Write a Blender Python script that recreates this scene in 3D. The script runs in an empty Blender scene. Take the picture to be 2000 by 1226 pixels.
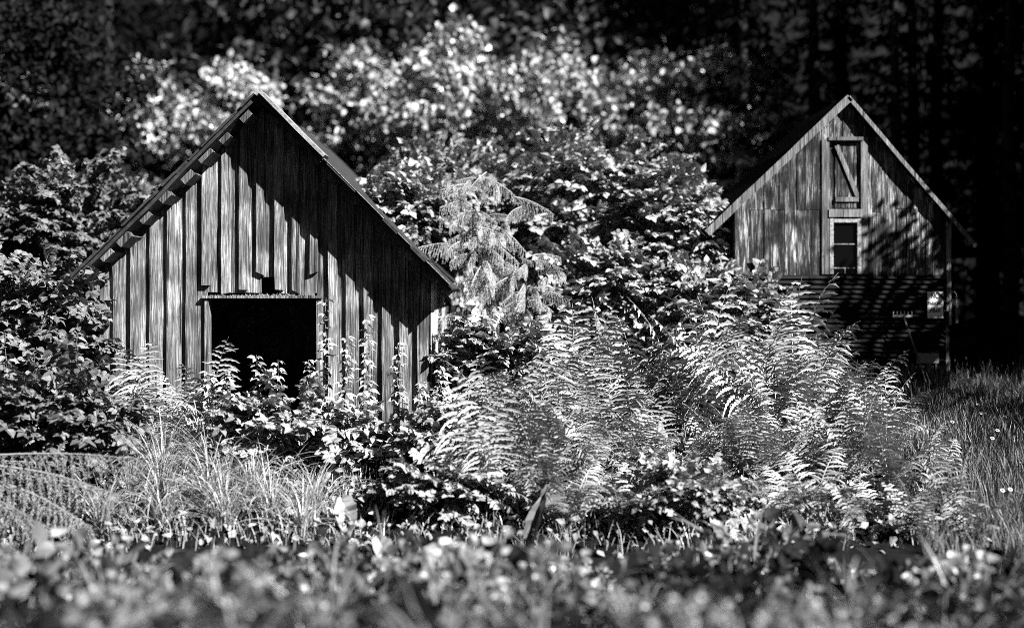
import bpy, math, random
import numpy as np
from mathutils import Matrix, Vector
R = math.radians
random.seed(7)
rng = np.random.default_rng(11)
SC = bpy.context.scene
COL = SC.collection

# ------------------------------------------------------------------ camera, sky, sun, exposure
FPX, CX, HY, CAM_D, CAM_H = 2088.0, 1000.0, 560.0, 18.0, 2.4      # pixels refer to the 2000 px wide photograph
cd = bpy.data.cameras.new('camera'); cam = bpy.data.objects.new('camera', cd); COL.objects.link(cam)
cam.location = (0, -CAM_D, CAM_H); cam.rotation_euler = (R(90), 0, 0)
cd.sensor_width = 36; cd.lens = FPX/2000*36; cd.shift_y = -(613-HY)/2000
cd.clip_start = 0.1; cd.clip_end = 2000
cd.dof.use_dof = True; cd.dof.focus_distance = 17.1; cd.dof.aperture_fstop = 0.23
SC.camera = cam

SUN = Vector((0.64, -0.50, 0.63)).normalized()                     # towards the sun
w = bpy.data.worlds.new('World'); SC.world = w; w.use_nodes = True
nt = w.node_tree; nt.nodes.clear()
sky = nt.nodes.new('ShaderNodeTexSky'); sky.sky_type = 'NISHITA'; sky.sun_disc = False
sky.sun_elevation = math.asin(SUN.z); sky.sun_rotation = math.atan2(SUN.x, SUN.y)
bw = nt.nodes.new('ShaderNodeSeparateColor')   # monochrome film behind a red filter: the sky's red channel
sky.air_density = .15; sky.dust_density = .02; sky.ozone_density = 2; sky.altitude = 1000
bg = nt.nodes.new('ShaderNodeBackground'); wo = nt.nodes.new('ShaderNodeOutputWorld')
bg.inputs['Strength'].default_value = 0.05
nt.links.new(sky.outputs[0], bw.inputs[0]); nt.links.new(bw.outputs[0], bg.inputs['Color']); nt.links.new(bg.outputs[0], wo.inputs[0])
ld = bpy.data.lights.new('sun', 'SUN'); ld.energy = 5.0; ld.angle = R(0.5); ld.color = (1, 1, 1)
sun = bpy.data.objects.new('sun', ld); COL.objects.link(sun); sun.location = (20, -16, 25)
sun.rotation_euler = SUN.to_track_quat('Z', 'Y').to_euler()
vs = SC.view_settings; vs.view_transform = 'Standard'; vs.look = 'None'; vs.gamma = 1; vs.use_curve_mapping = False
vs.exposure = 2.0
SC.render.engine = 'CYCLES'; cy = SC.cycles
cy.max_bounces = 4; cy.diffuse_bounces = 1; cy.glossy_bounces = 2; cy.transmission_bounces = 2; cy.transparent_max_bounces = 4
cy.caustics_reflective = False; cy.caustics_refractive = False
cy.use_denoising = False; cy.use_adaptive_sampling = False
cy.pixel_filter_type = 'BLACKMAN_HARRIS'; cy.filter_width = .8

def at(px, py, Y):                                                # a photo position at world depth Y
    d = Y+CAM_D
    return np.array([(px-CX)/FPX*d, Y, CAM_H-(py-HY)/FPX*d])

# ------------------------------------------------------------------ materials (the photograph is monochrome: greys)
def mat(name):
    m = bpy.data.materials.new(name); m.use_nodes = True
    n = m.node_tree.nodes; n.clear()
    return m, n, m.node_tree.links
def ramp(n, pts):
    r = n.new('ShaderNodeValToRGB'); e = r.color_ramp.elements
    while len(e) < len(pts): e.new(0.5)
    for k, (p, v) in zip(e, pts): k.position = p; k.color = (v, v, v, 1)
    return r
def math_node(n, l, op, a, b):
    k = n.new('ShaderNodeMath'); k.operation = op
    for i, v in enumerate((a, b)):
        if isinstance(v, (int, float)): k.inputs[i].default_value = v
        elif v is not None: l.new(v, k.inputs[i])
    return k.outputs[0]
def leaf_mat(name, lo, hi, rough=.42, trans=.3, veins=True, spec=.5):
    m, n, l = mat(name)
    at_ = n.new('ShaderNodeAttribute'); at_.attribute_name = 'tint'
    oi = n.new('ShaderNodeObjectInfo')
    t = math_node(n, l, 'ADD', math_node(n, l, 'MULTIPLY', at_.outputs['Fac'], .7), math_node(n, l, 'MULTIPLY', oi.outputs['Random'], .3))
    mr = n.new('ShaderNodeMapRange'); l.new(t, mr.inputs[0]); mr.inputs[3].default_value = lo; mr.inputs[4].default_value = hi
    col = mr.outputs[0]
    p = n.new('ShaderNodeBsdfPrincipled'); p.inputs['Roughness'].default_value = rough; p.inputs['Specular IOR Level'].default_value = spec
    if veins:
        uv = n.new('ShaderNodeUVMap'); sx = n.new('ShaderNodeSeparateXYZ'); l.new(uv.outputs[0], sx.inputs[0])
        au = math_node(n, l, 'ABSOLUTE', sx.outputs[0], None)
        ph = math_node(n, l, 'MULTIPLY', math_node(n, l, 'SUBTRACT', sx.outputs[1], math_node(n, l, 'MULTIPLY', au, .28)), 50.0)
        sn = math_node(n, l, 'SINE', ph, None)
        bump = n.new('ShaderNodeBump'); bump.inputs['Strength'].default_value = .55; bump.inputs['Distance'].default_value = .012
        l.new(sn, bump.inputs['Height']); l.new(bump.outputs[0], p.inputs['Normal'])
        mid = math_node(n, l, 'LESS_THAN', au, .07)
        col = math_node(n, l, 'MULTIPLY', col, math_node(n, l, 'ADD', math_node(n, l, 'MULTIPLY', mid, .5), 1.0))
    l.new(col, p.inputs['Base Color'])
    tr = n.new('ShaderNodeBsdfTranslucent'); l.new(col, tr.inputs['Color'])
    mx = n.new('ShaderNodeMixShader'); mx.inputs[0].default_value = trans
    l.new(p.outputs[0], mx.inputs[1]); l.new(tr.outputs[0], mx.inputs[2])
    o = n.new('ShaderNodeOutputMaterial'); l.new(mx.outputs[0], o.inputs[0])
    return m
def wood_mat(name, lo, mid, hi, scale=1.0, bumpd=.012, rough=.8, patch=.35, stain=0.):
    m, n, l = mat(name)
    tc = n.new('ShaderNodeTexCoord'); oi = n.new('ShaderNodeObjectInfo')
    off = n.new('ShaderNodeCombineXYZ')
    l.new(math_node(n, l, 'MULTIPLY', oi.outputs['Random'], 37.0), off.inputs[0]); l.new(math_node(n, l, 'MULTIPLY', oi.outputs['Random'], 91.0), off.inputs[2])
    va = n.new('ShaderNodeVectorMath'); va.operation = 'ADD'; l.new(tc.outputs['Object'], va.inputs[0]); l.new(off.outputs[0], va.inputs[1])
    mp = n.new('ShaderNodeMapping'); mp.inputs['Scale'].default_value = (60*scale, 60*scale, 2.6*scale); l.new(va.outputs[0], mp.inputs[0])
    g = n.new('ShaderNodeTexNoise'); g.inputs['Scale'].default_value = 1; g.inputs['Detail'].default_value = 6; g.inputs['Roughness'].default_value = .65; g.inputs['Distortion'].default_value = .6; l.new(mp.outputs[0], g.inputs[0])
    mp2 = n.new('ShaderNodeMapping'); mp2.inputs['Scale'].default_value = (9*scale, 9*scale, 1.3*scale); l.new(va.outputs[0], mp2.inputs[0])
    b = n.new('ShaderNodeTexNoise'); b.inputs['Scale'].default_value = 1; b.inputs['Detail'].default_value = 5; b.inputs['Roughness'].default_value = .6; l.new(mp2.outputs[0], b.inputs[0])
    mp3 = n.new('ShaderNodeMapping'); mp3.inputs['Scale'].default_value = (2.6, 2.6, .9); l.new(va.outputs[0], mp3.inputs[0])
    k = n.new('ShaderNodeTexVoronoi'); k.inputs['Scale'].default_value = 2.2; k.inputs['Randomness'].default_value = 1; l.new(mp3.outputs[0], k.inputs[0])
    kn = ramp(n, [(0, 0.1), (.05, .15), (.075, 1)]); l.new(k.outputs['Distance'], kn.inputs[0])
    r1 = ramp(n, [(.33, lo), (.5, mid), (.66, hi)])
    s = math_node(n, l, 'ADD', math_node(n, l, 'MULTIPLY', g.outputs['Fac'], 1-patch), math_node(n, l, 'MULTIPLY', b.outputs['Fac'], patch))
    l.new(s, r1.inputs[0])
    tone = n.new('ShaderNodeMapRange'); l.new(oi.outputs['Random'], tone.inputs[0]); tone.inputs[3].default_value = .5; tone.inputs[4].default_value = 1.2
    c = math_node(n, l, 'MULTIPLY', r1.outputs[0], tone.outputs[0]); c = math_node(n, l, 'MULTIPLY', c, kn.outputs[0])
    mp4 = n.new('ShaderNodeMapping'); mp4.inputs['Scale'].default_value = (34, 34, .7); l.new(va.outputs[0], mp4.inputs[0])
    ck = n.new('ShaderNodeTexNoise'); ck.inputs['Scale'].default_value = 1; ck.inputs['Detail'].default_value = 3; l.new(mp4.outputs[0], ck.inputs[0])
    cr = ramp(n, [(.36, .12), (.42, 1)]); l.new(ck.outputs['Fac'], cr.inputs[0]); c = math_node(n, l, 'MULTIPLY', c, cr.outputs[0])
    if stain:
        ge = n.new('ShaderNodeNewGeometry'); sn_ = n.new('ShaderNodeTexNoise'); sn_.inputs['Scale'].default_value = 1.7; sn_.inputs['Detail'].default_value = 6; l.new(ge.outputs['Position'], sn_.inputs[0])
        sr_ = ramp(n, [(.42, 1-stain), (.58, 1)]); l.new(sn_.outputs['Fac'], sr_.inputs[0]); c = math_node(n, l, 'MULTIPLY', c, sr_.outputs[0])
    p = n.new('ShaderNodeBsdfPrincipled'); p.inputs['Roughness'].default_value = rough; p.inputs['Specular IOR Level'].default_value = .2
    l.new(c, p.inputs['Base Color'])
    bp = n.new('ShaderNodeBump'); bp.inputs['Strength'].default_value = .8; bp.inputs['Distance'].default_value = bumpd; l.new(g.outputs['Fac'], bp.inputs['Height']); l.new(bp.outputs[0], p.inputs['Normal'])
    o = n.new('ShaderNodeOutputMaterial'); l.new(p.outputs[0], o.inputs[0])
    return m
def noise_mat(name, lo, hi, scale=6, rough=.8, metal=0., bumpd=.02, spec=.3):
    m, n, l = mat(name)
    tc = n.new('ShaderNodeTexCoord'); g = n.new('ShaderNodeTexNoise'); g.inputs['Scale'].default_value = scale; g.inputs['Detail'].default_value = 7; g.inputs['Roughness'].default_value = .65
    l.new(tc.outputs['Object'], g.inputs[0]); r = ramp(n, [(.32, lo), (.7, hi)]); l.new(g.outputs['Fac'], r.inputs[0])
    p = n.new('ShaderNodeBsdfPrincipled'); p.inputs['Roughness'].default_value = rough; p.inputs['Metallic'].default_value = metal; p.inputs['Specular IOR Level'].default_value = spec
    l.new(r.outputs[0], p.inputs['Base Color'])
    bp = n.new('ShaderNodeBump'); bp.inputs['Strength'].default_value = .6; bp.inputs['Distance'].default_value = bumpd; l.new(g.outputs['Fac'], bp.inputs['Height']); l.new(bp.outputs[0], p.inputs['Normal'])
    o = n.new('ShaderNodeOutputMaterial'); l.new(p.outputs[0], o.inputs[0])
    return m
M = dict(
    fern=leaf_mat('fern_green', .12, .42, .42, .05, False),
    leaf=leaf_mat('bright_leaf', .10, .46, .34, .06),
    vine=leaf_mat('vine_leaf', .10, .46, .33, .06),
    dimmed=leaf_mat('dimmed_leaf', .05, .18, .42, .06),  # leaf colour darkened to stand in for the dimness at the left
    dark=leaf_mat('shade_painted_leaf', .003, .012, .6, .05, False, .06),  # near-black colour stands in for shade on leaves and weeds
    far=leaf_mat('far_leaf', .05, .5, .34, .08, False),
    needle=leaf_mat('spruce_needle', .2, .5, .45, .05, False),
    needle_dim=leaf_mat('young_spruce_needle', .07, .24, .5, .05, False),
    needle_shaded=leaf_mat('shade_painted_needle', .002, .008, .8, .0, False, .02),  # near-black needles put the shade of the wood into their colour
    grass=leaf_mat('grass_blade', .14, .44, .38, .08, False),
    meadow=leaf_mat('meadow_blade', .05, .16, .5, .1, False),
    dimfar=leaf_mat('darkened_far_leaf', .004, .045, .5, .05, False, .2),  # darkened copy of the far leaf, dims the treetops by colour
    weed=leaf_mat('weed_leaf', .008, .19, .42, .06, False),
    dock=leaf_mat('dock_leaf', .05, .12, .45, .08, False),
    dry=leaf_mat('dried_leaf', .16, .34, .6, .1, False),
    daisy=leaf_mat('daisy_petal', .7, .8, .6, .2, False),
    wood=wood_mat('weathered_wood', .02, .15, .6, 1, .012, .8, .35, .45),
    wood2=wood_mat('stained_barn_wood', .002, .03, .62, 1.0, .012, .85, .4, .85),
    wood2l=wood_mat('pale_trim_wood', .03, .13, .34, 1.0),
    purlin=wood_mat('roof_batten_wood', .01, .06, .22),
    roof=noise_mat('roof_shake', .006, .03, 9),
    tar=noise_mat('tarred_roof', .001, .003, 9, .9, 0, .02, .02),
    pale_strip=noise_mat('sun_edge_and_slat', .08, .3, 12, .6, .0),  # bright tone painting sun on the roof edge; also the broken slat
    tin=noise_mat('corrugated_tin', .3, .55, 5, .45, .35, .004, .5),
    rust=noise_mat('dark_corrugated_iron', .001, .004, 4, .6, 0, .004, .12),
    bark=noise_mat('bark', .008, .03, 14, .9, 0, .02, .1),
    stem=noise_mat('stem', .06, .14, 30, .7),
    soil=noise_mat('soil', .002, .006, 3, .95, 0, .02, .1),
    moss=noise_mat('moss', .08, .2, 40, .9),
    white=noise_mat('sign_paint', .55, .8, 25, .6),
    black=noise_mat('sign_ink', .005, .01, 10, .7),
    box=noise_mat('pale_box_board', .15, .22, 20, .8),
    paint=noise_mat('worn_frame_paint', .07, .34, 30, .8),
    iron=noise_mat('tool_iron', .12, .25, 20, .6),
)
gm, gn, gl = mat('old_window_glass')
gp = gn.new('ShaderNodeBsdfPrincipled'); gp.inputs['Base Color'].default_value = (.002, .002, .002, 1); gp.inputs['Roughness'].default_value = .12; gp.inputs['Specular IOR Level'].default_value = .08
go_ = gn.new('ShaderNodeOutputMaterial'); gl.new(gp.outputs[0], go_.inputs[0]); M['glass'] = gm

# ------------------------------------------------------------------ mesh helpers
def mesh(name, V, T, material, UV=None, tint=None, smooth=False):
    V = np.asarray(V, np.float32).reshape(-1, 3); T = np.asarray(T, np.int32).reshape(-1, 3)
    me = bpy.data.meshes.new(name)
    me.vertices.add(len(V)); me.vertices.foreach_set('co', V.ravel())
    me.loops.add(len(T)*3); me.loops.foreach_set('vertex_index', T.ravel())
    me.polygons.add(len(T)); me.polygons.foreach_set('loop_start', np.arange(len(T), dtype=np.int32)*3)
    me.update(calc_edges=True)
    if UV is not None:
        u = me.uv_layers.new(name='UVMap'); u.data.foreach_set('uv', np.asarray(UV, np.float32)[T.ravel()].ravel())
    if tint is not None:
        a = me.attributes.new('tint', 'FLOAT', 'POINT'); a.data.foreach_set('value', np.asarray(tint, np.float32))
    me.polygons.foreach_set('use_smooth', np.full(len(T), smooth, bool))
    me.materials.append(material); me.validate()
    return me
class MB:
    def __init__(s): s.v, s.t, s.u, s.c, s.n = [], [], [], [], 0
    def add(s, V, T, UV=None, tint=None):
        V = np.asarray(V, float).reshape(-1, 3); k = len(V)
        s.v.append(V); s.t.append(np.asarray(T, int).reshape(-1, 3)+s.n); s.n += k
        s.u.append(np.zeros((k, 2)) if UV is None else UV); s.c.append(np.full(k, .5) if tint is None else np.broadcast_to(tint, (k,)))
    def box(s, x0, x1, y0, y1, z0, z1):
        V = [(x, y, z) for z in (z0, z1) for y in (y0, y1) for x in (x0, x1)]
        Q = [(0, 2, 3, 1), (4, 5, 7, 6), (0, 1, 5, 4), (2, 6, 7, 3), (0, 4, 6, 2), (1, 3, 7, 5)]
        s.add(V, [t for a, b, c, d in Q for t in ((a, b, c), (a, c, d))])
    def hexa(s, V):                                                # 8 corners, order as in box
        Q = [(0, 2, 3, 1), (4, 5, 7, 6), (0, 1, 5, 4), (2, 6, 7, 3), (0, 4, 6, 2), (1, 3, 7, 5)]
        s.add(V, [t for a, b, c, d in Q for t in ((a, b, c), (a, c, d))])
    def tube(s, P, rad, k=5):
        P = np.asarray(P, float); rad = np.broadcast_to(rad, (len(P),)); n = len(P)
        d = np.gradient(P, axis=0); d /= np.linalg.norm(d, axis=1)[:, None]+1e-9
        up = np.where(np.abs(d[:, 2:3]) > .9, [[1., 0, 0]], [[0, 0, 1.]])
        a = np.cross(d, up); a /= np.linalg.norm(a, axis=1)[:, None]+1e-9; b = np.cross(d, a)
        th = np.arange(k)/k*2*math.pi
        V = (P[:, None]+rad[:, None, None]*(a[:, None]*np.cos(th)[None, :, None]+b[:, None]*np.sin(th)[None, :, None])).reshape(-1, 3)
        T = []
        for i in range(n-1):
            for j in range(k):
                q, r_ = i*k+j, i*k+(j+1) % k
                T += [(q, r_, r_+k), (q, r_+k, q+k)]
        for j in range(1, k-1): T += [(0, j+1, j), ((n-1)*k, (n-1)*k+j, (n-1)*k+j+1)]
        s.add(V, T)
    def scatter(s, tpl, Rm, P, S, tint):                           # many copies of a template (V, T, UV)
        V, T, UV = tpl; N, k = len(P), len(V)
        S = np.broadcast_to(S, (N,))
        W = np.einsum('nij,kj->nki', Rm, V)*S[:, None, None]+P[:, None]
        TT = (T[None]+(np.arange(N)*k)[:, None, None]).reshape(-1, 3)
        s.add(W.reshape(-1, 3), TT, np.tile(UV, (N, 1)), np.repeat(tint, k))
    def build(s, name, material, smooth=False):
        return mesh(name, np.concatenate(s.v), np.concatenate(s.t), material, np.concatenate(s.u), np.concatenate(s.c), smooth)
def obj(name, me, parent=None, loc=(0, 0, 0), mw=None, kind=None):
    o = bpy.data.objects.new(name, me); COL.objects.link(o)
    if parent is not None: o.parent = parent
    if mw is not None: o.matrix_basis = mw
    else: o.location = loc
    if kind: o['kind'] = kind
    return o
def tag(o, label, cat, group=None):
    o['label'] = label; o['category'] = cat
    if group: o['group'] = group
    return o
def thing(name, label, cat, loc=(0, 0, 0), rz=0, group=None):
    o = bpy.data.objects.new(name, None); COL.objects.link(o); o.location = loc; o.rotation_euler = (0, 0, rz); o.empty_display_size = .2
    return tag(o, label, cat, group)
def frames(d, nrm):                                                # columns: x, y = d, z ~ nrm
    d = d/(np.linalg.norm(d, axis=-1, keepdims=True)+1e-9)
    x = np.cross(d, nrm); x /= np.linalg.norm(x, axis=-1, keepdims=True)+1e-9
    z = np.cross(x, d)
    return np.stack([x, d, z], axis=-1)
def mw_of(d, nrm, loc, s=1.0):
    F = frames(np.asarray(d, float)[None], np.asarray(nrm, float)[None])[0]*s
    m = Matrix.Identity(4)
    for i in range(3):
        for j in range(3): m[i][j] = F[i, j]
        m[i][3] = loc[i]
    return m
def ordinal(i):
    return ['first', 'second', 'third', 'fourth', 'fifth', 'sixth', 'seventh', 'eighth', 'ninth', 'tenth', 'eleventh', 'twelfth', 'thirteenth', 'fourteenth', 'fifteenth', 'sixteenth', 'seventeenth', 'eighteenth', 'nineteenth', 'twentieth'][i]

# ------------------------------------------------------------------ ground
def gh(x, y):
    x = np.asarray(x, float); y = np.asarray(y, float)
    z = np.interp(y, [-60, -16, -12.5, -9.5, -7, -5, -3.6, -2.2, -1, 10, 24, 34, 70, 140], [.9, .8, .0, -.45, -1.2, -1.35, -1.05, -.45, 0, .1, .6, 3.5, 40, 60])
    z = z+.2*np.clip((x-4.5)/1.2, 0, 1)*np.clip((y+.5)/2, 0, 1)*(y < 12)
    z = z+.07*np.sin(x*1.3+y*.7)*np.sin(y*1.1-x*.4)
    return z
gx = np.concatenate([np.linspace(-320, -22, 16), np.linspace(-20, 20, 90), np.linspace(22, 320, 16)])
gy = np.concatenate([np.linspace(-300, -22, 14), np.linspace(-20, 34, 120), np.linspace(36, 320, 30)])
GX, GY = np.meshgrid(gx, gy); GZ = gh(GX, GY)
V = np.stack([GX, GY, GZ], -1).reshape(-1, 3); nx, ny = len(gx), len(gy)
I = (np.arange(ny-1)[:, None]*nx+np.arange(nx-1)[None]).ravel()
ground = obj('ground', mesh('ground', V, np.concatenate([np.stack([I, I+1, I+nx+1], 1), np.stack([I, I+nx+1, I+nx], 1)]), M['soil'], smooth=True))
ground['kind'] = 'structure'

def fy(y): return y if y > -1 else -1+(y+1)*.66                    # keeps the plants on the short bank before the barns
def bank(p):
    y = fy(p[1]); k = (y+CAM_D)/(p[1]+CAM_D); q = list(p); q[0] = p[0]*k; q[1] = y
    return q
# ------------------------------------------------------------------ left barn
def board_mesh(x0, x1, y0, y1, z0, zl, zr, m, jit=.006, n=5, ragged=0., rnd=random):
    """a plank with slightly wandering edges; top cut at zl (left) / zr (right); local origin at the middle of its foot"""
    xm = (x0+x1)/2; V = []
    for i in range(n+1):
        f = i/n
        jl, jr = rnd.uniform(-jit, jit), rnd.uniform(-jit, jit)
        zL = (zl-z0)*f+(rnd.uniform(-ragged, ragged) if i == 0 else 0); zR = (zr-z0)*f+(rnd.uniform(-ragged, ragged) if i == 0 else 0)
        yo = rnd.uniform(-.003, .003)
        V += [(x0+jl-xm, y0+yo, zL), (x1+jr-xm, y0+yo, zR), (x1+jr-xm, y1, zR), (x0+jl-xm, y1, zL)]
    T = []
    for i in range(n):
        a = i*4
        for j in range(4):
            b, c = a+j, a+(j+1) % 4
            T += [(b, c, c+4), (b, c+4, b+4)]
    e = n*4
    T += [(0, 2, 1), (0, 3, 2), (e, e+1, e+2), (e, e+2, e+3)]
    return mesh('board', V, T, m), (xm, 0, z0)
BX, BW, BA, BS = -4.15, 2.76, 5.50, 1.0                             # centre, half width, ridge height, slope
barn = thing('weathered_barn', 'weathered grey board-and-batten barn with a dark square opening and diagonal roof shadow', 'barn', (BX, 0, 0))
def roof_z(x): return BA-BS*abs(x)
OPX0, OPX1, OPZ = -.94, .87, 2.24                                  # opening (local x) and its head
wall = obj('front_wall', board_mesh(-.01, .01, -.02, -.012, .0, .3, .3, M['wood'])[0], barn)
def put_board(name, x0, x1, y0, y1, z0, m, par, drop=.06, **k):
    me, l = board_mesh(x0, x1, y0, y1, z0, roof_z(x0)-drop, roof_z(x1)-drop, m, **k)
    o = obj(name, me, par, l); o.rotation_euler = (0, random.uniform(-.003, .003), 0); return o
pitch = .30
xs = np.arange(-BW, BW-.1, pitch)
for i, x in enumerate(xs):                                         # broad boards behind, battens proud of them
    x0, x1 = x, min(x+pitch-.008, BW)
    cx_ = (x0+x1)/2
    cuts = [(x0, x1)]
    inside = x0 < OPX1 and x1 > OPX0
    if inside:
        if x0 < OPX0-.06: put_board('board', x0, OPX0-.003, -.025, 0, 0, M['wood'], wall)
        if x1 > OPX1+.06: put_board('board', OPX1+.003, x1, -.025, 0, 0, M['wood'], wall)
        put_board('board', x0+.002, x1-.002, -.025, 0, OPZ+.02+((.32 if abs(cx_-.0) < .16 else random.uniform(0, .05))), M['wood'], wall, ragged=.015)
    else:
        put_board('board', x0, x1, -.025, 0, random.uniform(-.25, .02), M['wood'], wall)
    bx0 = x-.075+random.uniform(-.012, .012); bw_ = random.uniform(.12, .15); bx1 = bx0+bw_
    if bx0 < -BW: bx0 = -BW
    z0 = random.uniform(-.2, .05)
    if bx1 > OPX0-.02 and bx0 < OPX1+.02: z0 = OPZ+.06+random.uniform(0, .05)+(.12 if i % 4 == 1 else 0)
    if z0 > 1 and i % 3 == 0: z0 += random.uniform(.1, .35)
    put_board('batten', bx0, bx1, -.095+random.uniform(-.014, .010), -.028, z0, M['wood'], wall, jit=.007, ragged=.035, n=7)
put_board('corner_board', BW-.16, BW+.0, -.07, -.028, -.1, M['wood'], wall)
# opening trim
def bar(name, x0, x1, y0, y1, z0, z1, m, par):
    mb = MB(); mb.box(-(x1-x0)/2, (x1-x0)/2, y0, y1, 0, z1-z0); return obj(name, mb.build(name, m), par, ((x0+x1)/2, 0, z0))
bar('jamb', OPX0-.06, OPX0, -.09, .10, .0, OPZ-.03, M['wood'], wall); bar('jamb', OPX1, OPX1+.06, -.09, .10, .0, OPZ-.03, M['wood'], wall)
bar('lintel', OPX0-.1, OPX1+.1, -.13, .08, OPZ-.03, OPZ+.012, M['wood'], wall)
mb = MB(); k = 260
tplq = (np.array([[-.5, 0, 0], [.5, 0, 0], [0, 1, .1]]), np.array([[0, 1, 2]]), np.zeros((3, 2)))
P = np.stack([rng.uniform(OPX0, OPX1, k), rng.uniform(-.128, -.08, k), np.full(k, OPZ+.01)], 1)
mb.scatter(tplq, frames(rng.normal(0, .6, (k, 3))+[0, -.2, 1.0], rng.normal(0, 1, (k, 3))), P, rng.uniform(.015, .05, k)*np.where(np.abs(P[:, 0]-.05) < .45, 1, .5), rng.random(k))
obj('moss_tuft', mb.build('moss_tuft', M['moss']), wall, kind='stuff')
bar('broken_slat', -.17, -.145, -.07, -.03, 4.1, 4.55, M['pale_strip'], wall)
LEN = 6.0
# sides and back
def plank_side(x, par, corr):
    if corr:
        for s_ in range(8):                                        # corrugated sheets, standing ribs
            y0, y1 = .01+s_*.75, .01+(s_+1)*.75+.02
            n = 120; yy = np.linspace(y0, y1, n); xx = x+.014*np.sin(yy/.083*2*math.pi)+(s_ % 2)*.004+.014
            V = np.concatenate([np.stack([xx, yy, np.full(n, -.1)], 1), np.stack([xx, yy, np.full(n, 2.66)], 1), np.stack([xx-.003, yy, np.full(n, -.1)], 1), np.stack([xx-.003, yy, np.full(n, 2.66)], 1)])
            a = np.arange(n-1)
            T = np.concatenate([np.stack([a, a+1, a+n+1], 1), np.stack([a, a+n+1, a+n], 1), np.stack([a+2*n+1, a+2*n, a+3*n+1], 1), np.stack([a+2*n, a+3*n, a+3*n+1], 1)])
            obj('corrugated_sheet', mesh('corrugated_sheet', V, T, M['tin'], smooth=True), par)
    else:
        for j in range(20):
            mb = MB(); mb.box(x-.025, x, .002+j*.3, .294+j*.3, -.1, 2.68); obj('board', mb.build('board', M['wood']), par)
sr = obj('side_wall', (lambda b: (b.box(BW-.03, BW-.005, .03, LEN, 2.4, 2.66), b.build('top_plate', M['wood']))[1])(MB()), barn); plank_side(BW, sr, True)
sl = obj('side_wall', (lambda b: (b.box(-BW+.005, -BW+.03, .03, LEN, 2.4, 2.66), b.build('top_plate', M['wood']))[1])(MB()), barn); plank_side(-BW+.02, sl, False)
mb = MB(); mb.hexa([(-BW, LEN, -.1), (BW, LEN, -.1), (-BW, LEN+.03, -.1), (BW, LEN+.03, -.1), (-BW, LEN, 2.7), (BW, LEN, 2.7), (-BW, LEN+.03, 2.7), (BW, LEN+.03, 2.7)])
mb.hexa([(-BW, LEN, 2.7), (BW, LEN, 2.7), (-BW, LEN+.03, 2.7), (BW, LEN+.03, 2.7), (-.01, LEN, BA-.05), (.01, LEN, BA-.05), (-.01, LEN+.03, BA-.05), (.01, LEN+.03, BA-.05)])
obj('back_wall', mb.build('back_wall', M['wood']), barn)
# roof
OV = .62
def slope_slab(sgn, s0, s1, y0, y1, t0, t1, m, name, sag=0., apex=BA, slope=BS, ns=10):
    """slab along a roof slope: s = horizontal run from the ridge, t = depth below the roof surface"""
    c = 1/math.sqrt(1+slope*slope); V = []; n = ns
    for i in range(n+1):
        s = s0+(s1-s0)*i/n; j = sag*math.sin(i*1.9)*.5+sag*math.sin(i*.7)
        for (yy, t) in ((y0, t0), (y1, t0), (y1, t1), (y0, t1)):
            V.append((sgn*(s-t*slope*c), yy, apex-slope*s-t*c+(j if t == t0 or True else 0)))
    T = []
    for i in range(n):
        a = i*4
        for q in range(4):
            b, d = a+q, a+(q+1) % 4
            T += [(b, d, d+4), (b, d+4, b+4)]
    e = n*4; T += [(0, 2, 1), (0, 3, 2), (e, e+1, e+2), (e, e+2, e+3)]
    if sgn < 0: T = [(a, c_, b) for a, b, c_ in T]
    return mesh(name, V, T, m)
for sgn in (-1, 1):
    ext = 2.98 if sgn < 0 else 3.16
    rf = obj('roof_slope', slope_slab(sgn, -.0, ext, -OV, LEN+.3, -.02, .035, M['roof'], 'roof_slope', .018), barn)
    for i in range(9):
        s = .28+i*.325+random.uniform(-.03, .03); hw_ = random.uniform(.06, .1)
        obj('purlin', slope_slab(sgn, s-hw_, s+hw_, -OV+.1+random.uniform(-.06, .06), .0 if True else 0, .04, .14+random.uniform(-.03, .02), M['purlin'], 'purlin', 0, ns=1), rf)
    # ragged shake edge above the rake
    for i in range(14):
        s = ext*i/14
        obj('roof_shake', slope_slab(sgn, s, s+ext/14*1.03, -OV-.02-random.uniform(0, .07), .5, -.045-random.uniform(0, .03), -.022, M['roof'], 'roof_shake', 0, ns=1), rf)
obj('painted_sun_edge', slope_slab(1, -.02, 1.05, -OV-.10, -OV+.3, -.115, -.062, M['pale_strip'], 'painted_sun_edge', .004), barn)  # bright strip added to paint the sunlit roof surface near the ridge
obj('painted_sun_edge', slope_slab(1, 1.06, 3.1, -OV-.075, -OV-.03, -.064, -.053, M['wood2l'], 'painted_sun_edge', .004), barn)  # thin pale strip painting the sun-caught lower roof edge
for i in range(9):                                                 # rafter tails under the right eave
    mb = MB(); y = .15+i*.7
    mb.hexa([(BW+.03, y, 2.52), (BW+.36, y, 2.19), (BW+.03, y+.09, 2.52), (BW+.36, y+.09, 2.19), (BW+.03, y, 2.64), (BW+.36, y, 2.31), (BW+.03, y+.09, 2.64), (BW+.36, y+.09, 2.31)])
    obj('rafter_tail', mb.build('rafter_tail', M['wood']), barn)

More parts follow.
